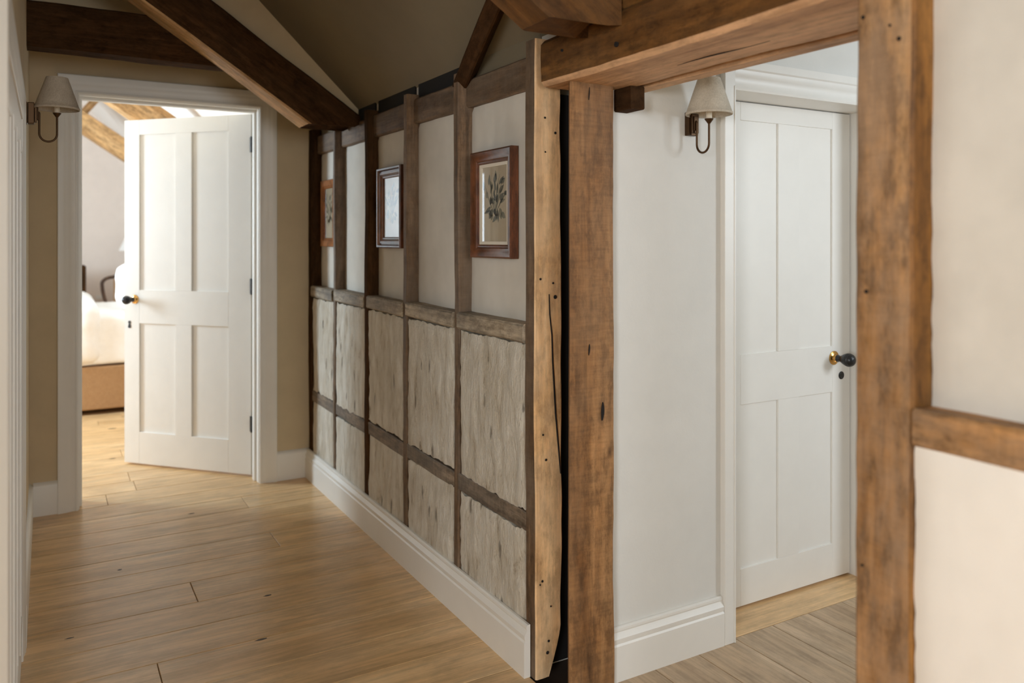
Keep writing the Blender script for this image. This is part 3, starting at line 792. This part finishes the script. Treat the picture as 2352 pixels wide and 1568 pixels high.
for hz in (1.398, 0.803, 0.226):
    o = box('hinge', 0.7380, 0.7470, 3.462, 3.484, hz - 0.032, hz + 0.032, M['black'], door_1, 0.001)
    revolve('hinge_pin', [(0.0032, -0.034), (0.0032, 0.034)], (0.7405, 3.466, hz), (0, 0, 1), M['black'], o, 12)

# lobby door, closed
door_2 = struct(empty('door_2', (1.78, 1.595, 0)))
d2 = lambda x, t, z: (x, 1.58 + t, z)
door_parts(door_2, (0.031, 0.0055), (LD0 + 0.003, 1.627, 1.7737, 1.857, 2.0, LD1 - 0.004), (0.0065, 0.107, 0.552, 0.687, 1.324, LZ - 0.003), d2)
handle(door_2, (2.006, 1.58, 0.652), (0.0, -1, 0), 1.0)
e2 = revolve('escutcheon', [(0.0115, 0.0), (0.0115, 0.0015), (0.009, 0.003), (0.006, 0.0022), (0.0, 0.0035)], (2.039, 1.58, 0.598), (0, -1, 0), M['black'], door_2, 24, squash=1.0)
e2['label'] = 'black oval keyhole cover'
for v in e2.data.vertices: pass

# ------------------------------------------------------------------ wall lamps
def sconce(name, wall, out, label):
    """wall = point on the wall behind the plate; out = unit vector away from the wall"""
    out = Vector(out); wall = Vector(wall); side = Vector((0, 0, 1)).cross(out)
    root = tag(empty(name, wall - Vector((0, 0, 0))), label, 'wall lamp', 'candle wall lamps with linen shades')
    def slab(nm, w, hgt, d0, d1, mat, par, bev, zc=0.0):
        bm = bmesh.new(); bm_box(bm, -w / 2, w / 2, d0, d1, zc - hgt / 2, zc + hgt / 2, bev, 2)
        for v in bm.verts:
            c = v.co.copy(); v.co = wall + side * c.x + out * c.y + Vector((0, 0, c.z))
        return from_bm(nm, bm, mat, par)
    plate = slab('backplate', 0.030, 0.056, 0.0005, 0.016, M['bronze'], root, 0.002)
    slab('plate_step', 0.022, 0.046, 0.016, 0.022, M['bronze'], plate, 0.0015)
    slab('plate_boss', 0.013, 0.034, 0.022, 0.025, M['bronze'], plate, 0.0012)
    z1 = -0.072 + 0.021
    pts = [(0.024, 0.004), (0.0252, 0.0045), (0.0264, 0.003), (0.0268, 0.0)]
    pts += [(0.0268, 0.0 + (z1 - 0.0) * q / 6) for q in range(1, 7)]
    pts += [(0.0268 + 0.0205 - 0.0205 * math.cos(math.pi * q / 14), z1 - 0.021 * math.sin(math.pi * q / 14)) for q in range(1, 15)]
    pts += [(0.0678, z1 + (0.004 - z1) * q / 5 - 0.002) for q in range(1, 6)]
    tube('arm', [wall + out * a + Vector((0, 0, b)) for a, b in pts], 0.0026, M['bronze'], root, 10)
    c = wall + out * 0.0678
    revolve('candle_cup', [(0.0030, -0.006), (0.0050, -0.003), (0.0095, 0.003), (0.0105, 0.0055), (0.0085, 0.0045), (0.0, 0.0035)], c, (0, 0, 1), M['bronze'], root, 24)
    revolve('candle_sleeve', [(0.0, 0.0042), (0.0072, 0.0042), (0.0072, 0.040), (0.0, 0.041)], c, (0, 0, 1), M['candle'], root, 20)
    prof = [(0.0535, 0.0145), (0.0545, 0.0150), (0.0545, 0.0195), (0.0530, 0.0205)]
    prof += [(0.0530 - (0.0530 - 0.0262) * q / 8, 0.0205 + (0.100 - 0.0205) * q / 8) for q in range(1, 9)]
    inner = [(r - 0.0012, t) for r, t in reversed(prof)]
    inner[0] = (prof[-1][0] - 0.0012, prof[-1][1]); inner[-1] = (prof[0][0] - 0.0014, prof[0][1])
    sh = revolve('lamp_shade', prof + inner + [prof[0]], c, (0, 0, 1), M['shade'], root, 48, 40)
    sh['label'] = 'oatmeal linen candle shade'
    return root
sconce('wall_lamp', (1.3441, YL, 1.2775), (0, -1, 0), 'brass candle wall lamp with linen shade on the white lobby wall')
sconce('wall_lamp', (-0.0445, 2.47, 1.332), (1, 0, 0), 'brass candle wall lamp with linen shade beside the open bedroom doorway')
box('mounting_block', XL, -0.0446, 2.455, 2.485, 1.304, 1.360, M['bronze'], bpy.data.objects['wall_lamp.001'], 0.001)

# ------------------------------------------------------------------ pictures
def picture(y0, y1, z0, z1, depth, prof, fmat, label, slip, plant):
    root = tag(empty('framed_picture', (XU - 0.003, (y0 + y1) / 2, z0)), label, 'picture', 'framed botanical prints on the partition')
    wd = max(p[0] for p in prof)
    xb = XU - 0.0035
    mp = lambda u, v, p: (xb - p, u, v)
    iy0, iy1, iz0, iz1 = y0 + wd, y1 - wd, z0 + wd, z1 - wd
    sweep('picture_frame', iy0, iy1, iz0, iz1, prof, mp, fmat, root)
    box('backing', xb - 0.004, xb, iy0 - 0.004, iy1 + 0.004, iz0 - 0.004, iz1 + 0.004, M['crack'], root)
    if slip:
        sweep('slip', iy0 + slip, iy1 - slip, iz0 + slip, iz1 - slip, [(0, 0.005), (0, 0.009), (slip, 0.011), (slip, 0.005)], mp, M['slip'], root)
    box('paper', xb - 0.0055, xb - 0.0042, iy0, iy1, iz0, iz1, M['paper'], root)
    yc, zc = (iy0 + iy1) / 2, (iz0 + iz1) / 2
    rnd = random.Random(plant)
    hw, hh = (iy1 - iy0) / 2, (iz1 - iz0) / 2
    lv = {0: ([], []), 1: ([], [])}
    def leafp(cy, cz, a, ln, w, k):
        V_, F_ = lv[k]; b = len(V_)
        dy, dz = math.cos(a), math.sin(a)
        n = 6; L_, R_ = [], []
        for i in range(n + 1):
            t = i / n; q = w * math.sin(math.pi * t) ** 0.8 * (1 - 0.35 * t) + 0.0003
            bend = 0.15 * ln * t * t
            py = cy + dy * ln * t - dz * bend; pz = cz + dz * ln * t + dy * bend
            L_.append((xb - 0.00565, py - dz * q, pz + dy * q)); R_.append((xb - 0.00565, py + dz * q, pz - dy * q))
        V_ += L_ + R_
        for i in range(n): F_.append([b + i, b + i + 1, b + n + 1 + i + 1, b + n + 1 + i])
    # stems fan up from a low knot, leaves turn out along them, small florets at the foot
    for i in range(7):
        a = math.radians(90 + (i - 3) * 13 + rnd.uniform(-5, 5))
        ln = hh * rnd.uniform(0.75, 1.15)
        leafp(yc, zc - hh * 0.28, a, ln, hw * 0.035, 1)
        for q in range(3):
            t = 0.35 + 0.25 * q
            bx, bz = yc + math.cos(a) * ln * t, zc - hh * 0.28 + math.sin(a) * ln * t
            leafp(bx, bz, a + rnd.choice((-1, 1)) * rnd.uniform(0.2, 0.7), hh * rnd.uniform(0.16, 0.30), hw * rnd.uniform(0.06, 0.12), rnd.randint(0, 1))
    leafp(yc + hw * 0.02, zc + hh * 0.50, math.radians(96), hh * 0.26, hw * 0.13, 0)
    leafp(yc - hw * 0.35, zc + hh * 0.08, math.radians(128), hh * 0.25, hw * 0.12, 0)
    for i in range(11):
        a = math.radians(200 + 14 * i)
        bx, bz = yc + hw * rnd.uniform(-0.5, 0.5), zc - hh * rnd.uniform(0.05, 0.35)
        leafp(bx, bz, a, hh * rnd.uniform(0.14, 0.34), hw * rnd.uniform(0.06, 0.15), rnd.randint(0, 1))
    n0 = len(lv[0][0]); f0 = len(lv[0][1])
    o = mesh('botanical_drawing', lv[0][0] + lv[1][0], lv[0][1] + [[q + n0 for q in f] for f in lv[1][1]], M['ink'], root)
    o.data.materials.append(M['ink2']); o['kind'] = 'stuff'
    for q, p_ in enumerate(o.data.polygons): p_.material_index = 0 if q < f0 else 1
    box('picture_glass', xb - 0.0075, xb - 0.0068, iy0, iy1, iz0, iz1, M['picture_glass_old'] if plant == 4 else M['picture_glass'], root)
    return root
FR = [(0, 0), (0, 0.010), (0.003, 0.0125), (0.007, 0.0125), (0.010, 0.0155), (0.018, 0.0175), (0.024, 0.021), (0.030, 0.0225), (0.034, 0.0195), (0.034, 0)]
FR2 = [(0, 0), (0, 0.009), (0.003, 0.011), (0.007, 0.011), (0.008, 0.013), (0.014, 0.0165), (0.019, 0.0165), (0.020, 0.0145), (0.024, 0.0145), (0.028, 0.022), (0.033, 0.0225), (0.036, 0.018), (0.036, 0)]
FR3 = [(0, 0), (0, 0.009), (0.004, 0.012), (0.008, 0.012), (0.010, 0.015), (0.032, 0.017), (0.034, 0.014), (0.034, 0)]
picture(1.688, 1.905, 0.953, 1.228, 0.022, FR, M['mahogany'], 'mahogany framed plant drawing with cream slip, nearest the jamb post', 0.008, 3)
picture(2.395, 2.605, 0.972, 1.240, 0.022, FR2, M['mahogany'], 'mahogany framed picture with bright reflection, middle of the three', 0, 4)
picture(3.090, 3.268, 0.972, 1.240, 0.02, FR3, M['honey'], 'small honey-coloured framed plant print near the end wall', 0, 5)

# ------------------------------------------------------------------ bedroom
bed = tag(empty('bed', (0.2, 5.6, 0)), 'bed with tan upholstered base and white mattress seen through the doorway', 'bed')
box('bed_base', -0.85, 0.98, 5.16, 6.30, 0.030, 0.275, M['upholstery'], bed, 0.01, None, 3)
for bx in (-0.78, 0.90):
    for by in (5.24, 6.22): revolve('foot', [(0.018, 0.0), (0.022, 0.032)], (bx, by, 0), (0, 0, 1), M['black'], bed, 12)
def soft(name, x0, x1, y0, y1, z0, z1, mat, parent, amp, seed, r=0.05, n=26):
    bm = bmesh.new()
    bmesh.ops.create_cube(bm, size=2.0)
    bmesh.ops.subdivide_edges(bm, edges=bm.edges[:], cuts=n, use_grid_fill=True)
    c = Vector(((x0 + x1) / 2, (y0 + y1) / 2, (z0 + z1) / 2)); hsz = Vector(((x1 - x0) / 2, (y1 - y0) / 2, (z1 - z0) / 2))
    off = Vector((seed * 4.1, seed * 2.2, seed))
    for v in bm.verts:
        p = Vector([v.co[i] * hsz[i] for i in range(3)])
        inn = Vector([max(-(hsz[i] - r), min(hsz[i] - r, p[i])) for i in range(3)])
        dlt = p - inn
        if dlt.length > 1e-6: p = inn + dlt.normalized() * min(r, max(abs(q) for q in dlt) if dlt.length < r else r)
        p += noise.noise_vector(Vector((p.x * 5, p.y * 5, p.z * 9)) + off) * amp + noise.noise_vector(Vector((p.x * 14 + p.z * 8, p.y * 14, p.z * 16)) + off) * amp * 0.4
        v.co = p + c
    return from_bm(name, bm, mat, parent, None, 80)
soft('mattress', -0.84, 0.97, 5.165, 6.295, 0.278, 0.57, M['bedding'], bed, 0.006, 1, 0.035)
duvet = soft('duvet', -0.86, 0.265, 5.125, 6.31, 0.285, 0.645, M['bedding'], None, 0.012, 2, 0.07)
tag(duvet, 'white duvet folded over the left part of the bed', 'duvet')
pil = soft('pillow', 0.362, 0.92, 5.34, 5.60, 0.56, 0.86, M['bedding'], None, 0.016, 3, 0.10, 20)
tag(pil, 'plump white pillow propped on the bed beside the door edge', 'pillow')
chair = tag(empty('carved_chair', (0.62, 7.3, 0)), 'carved dark wood chair back behind the bed pillow', 'chair')
cw = wood('carved_walnut', lin(58, 40, 30), lin(86, 64, 50), lin(118, 92, 74), 0.4, knots=0)
def chair_pts():
    pts = []
    for q in range(9): pts.append((0.435 - 0.050 * math.sin(q / 8 * 1.45), 7.30, 0.42 + 0.22 * q / 8))
    for q in range(1, 9):
        a = math.pi - math.pi * 0.5 * q / 8
        pts.append((0.465 + 0.080 * math.cos(a), 7.30, 0.64 + 0.055 * math.sin(a)))
    for q in range(1, 9): pts.append((0.465 + 0.155 * q / 8, 7.30, 0.695 + 0.05 * math.sin(q / 8 * math.pi / 2)))
    return pts
cp = chair_pts()
tube('back_frame', cp + [(1.24 - p[0], p[1], p[2]) for p in reversed(cp[:-1])], 0.014, cw, chair, 10)
box('chair_back', 0.47, 0.77, 7.296, 7.304, 0.44, 0.68, M['upholstery'], chair)
box('seat', 0.44, 0.80, 6.95, 7.31, 0.34, 0.41, M['upholstery'], chair, 0.02)
for lx in (0.46, 0.78):
    for ly in (6.98, 7.29): tube('leg', [(lx, ly, 0.0), (lx, ly, 0.2), (lx, ly, 0.345)], 0.016, cw, chair, 8)
stand = tag(empty('dark_cabinet', (0.0, 7.4, 0)), 'dark wooden cabinet edge behind the duvet at the doorway left', 'cabinet')
box('cabinet_side', 0.235, 0.268, 7.2, 7.6, 0.03, 0.79, M['oak_dark'], stand, 0.003)
box('cabinet_body', -0.30, 0.234, 7.21, 7.59, 0.03, 0.77, M['oak_dark'], stand, 0.003)
for lx in (-0.27, 0.22):
    for ly in (7.24, 7.56): box('foot', lx - 0.02, lx + 0.02, ly - 0.02, ly + 0.02, 0.0, 0.032, M['oak_dark'], stand)
lamp = tag(empty('table_lamp', (0.66, 7.66, 0)), 'white shade of a lamp just showing past the open door', 'lamp')
revolve('base', [(0.09, 0.0), (0.09, 0.02), (0.02, 0.03), (0.014, 0.06), (0.014, 0.90), (0.0, 0.905)], (0.69, 7.70, 0), (0, 0, 1), cw, lamp, 20)
revolve('lamp_shade', [(0.155, 0.905), (0.075, 1.09), (0.073, 1.09), (0.153, 0.905), (0.155, 0.905)], (0.69, 7.70, 0), (0, 0, 1), M['bedding'], lamp, 32)
sk = struct(extrude('baseboard_bedroom', SKF, lambda a, b, t: (t, 8.0 - a, b), -1.5, 1.25, M['white']))
box('wall_socket', 0.375, 0.42, 7.992, 8.0, 0.475, 0.51, M['white'], wb)
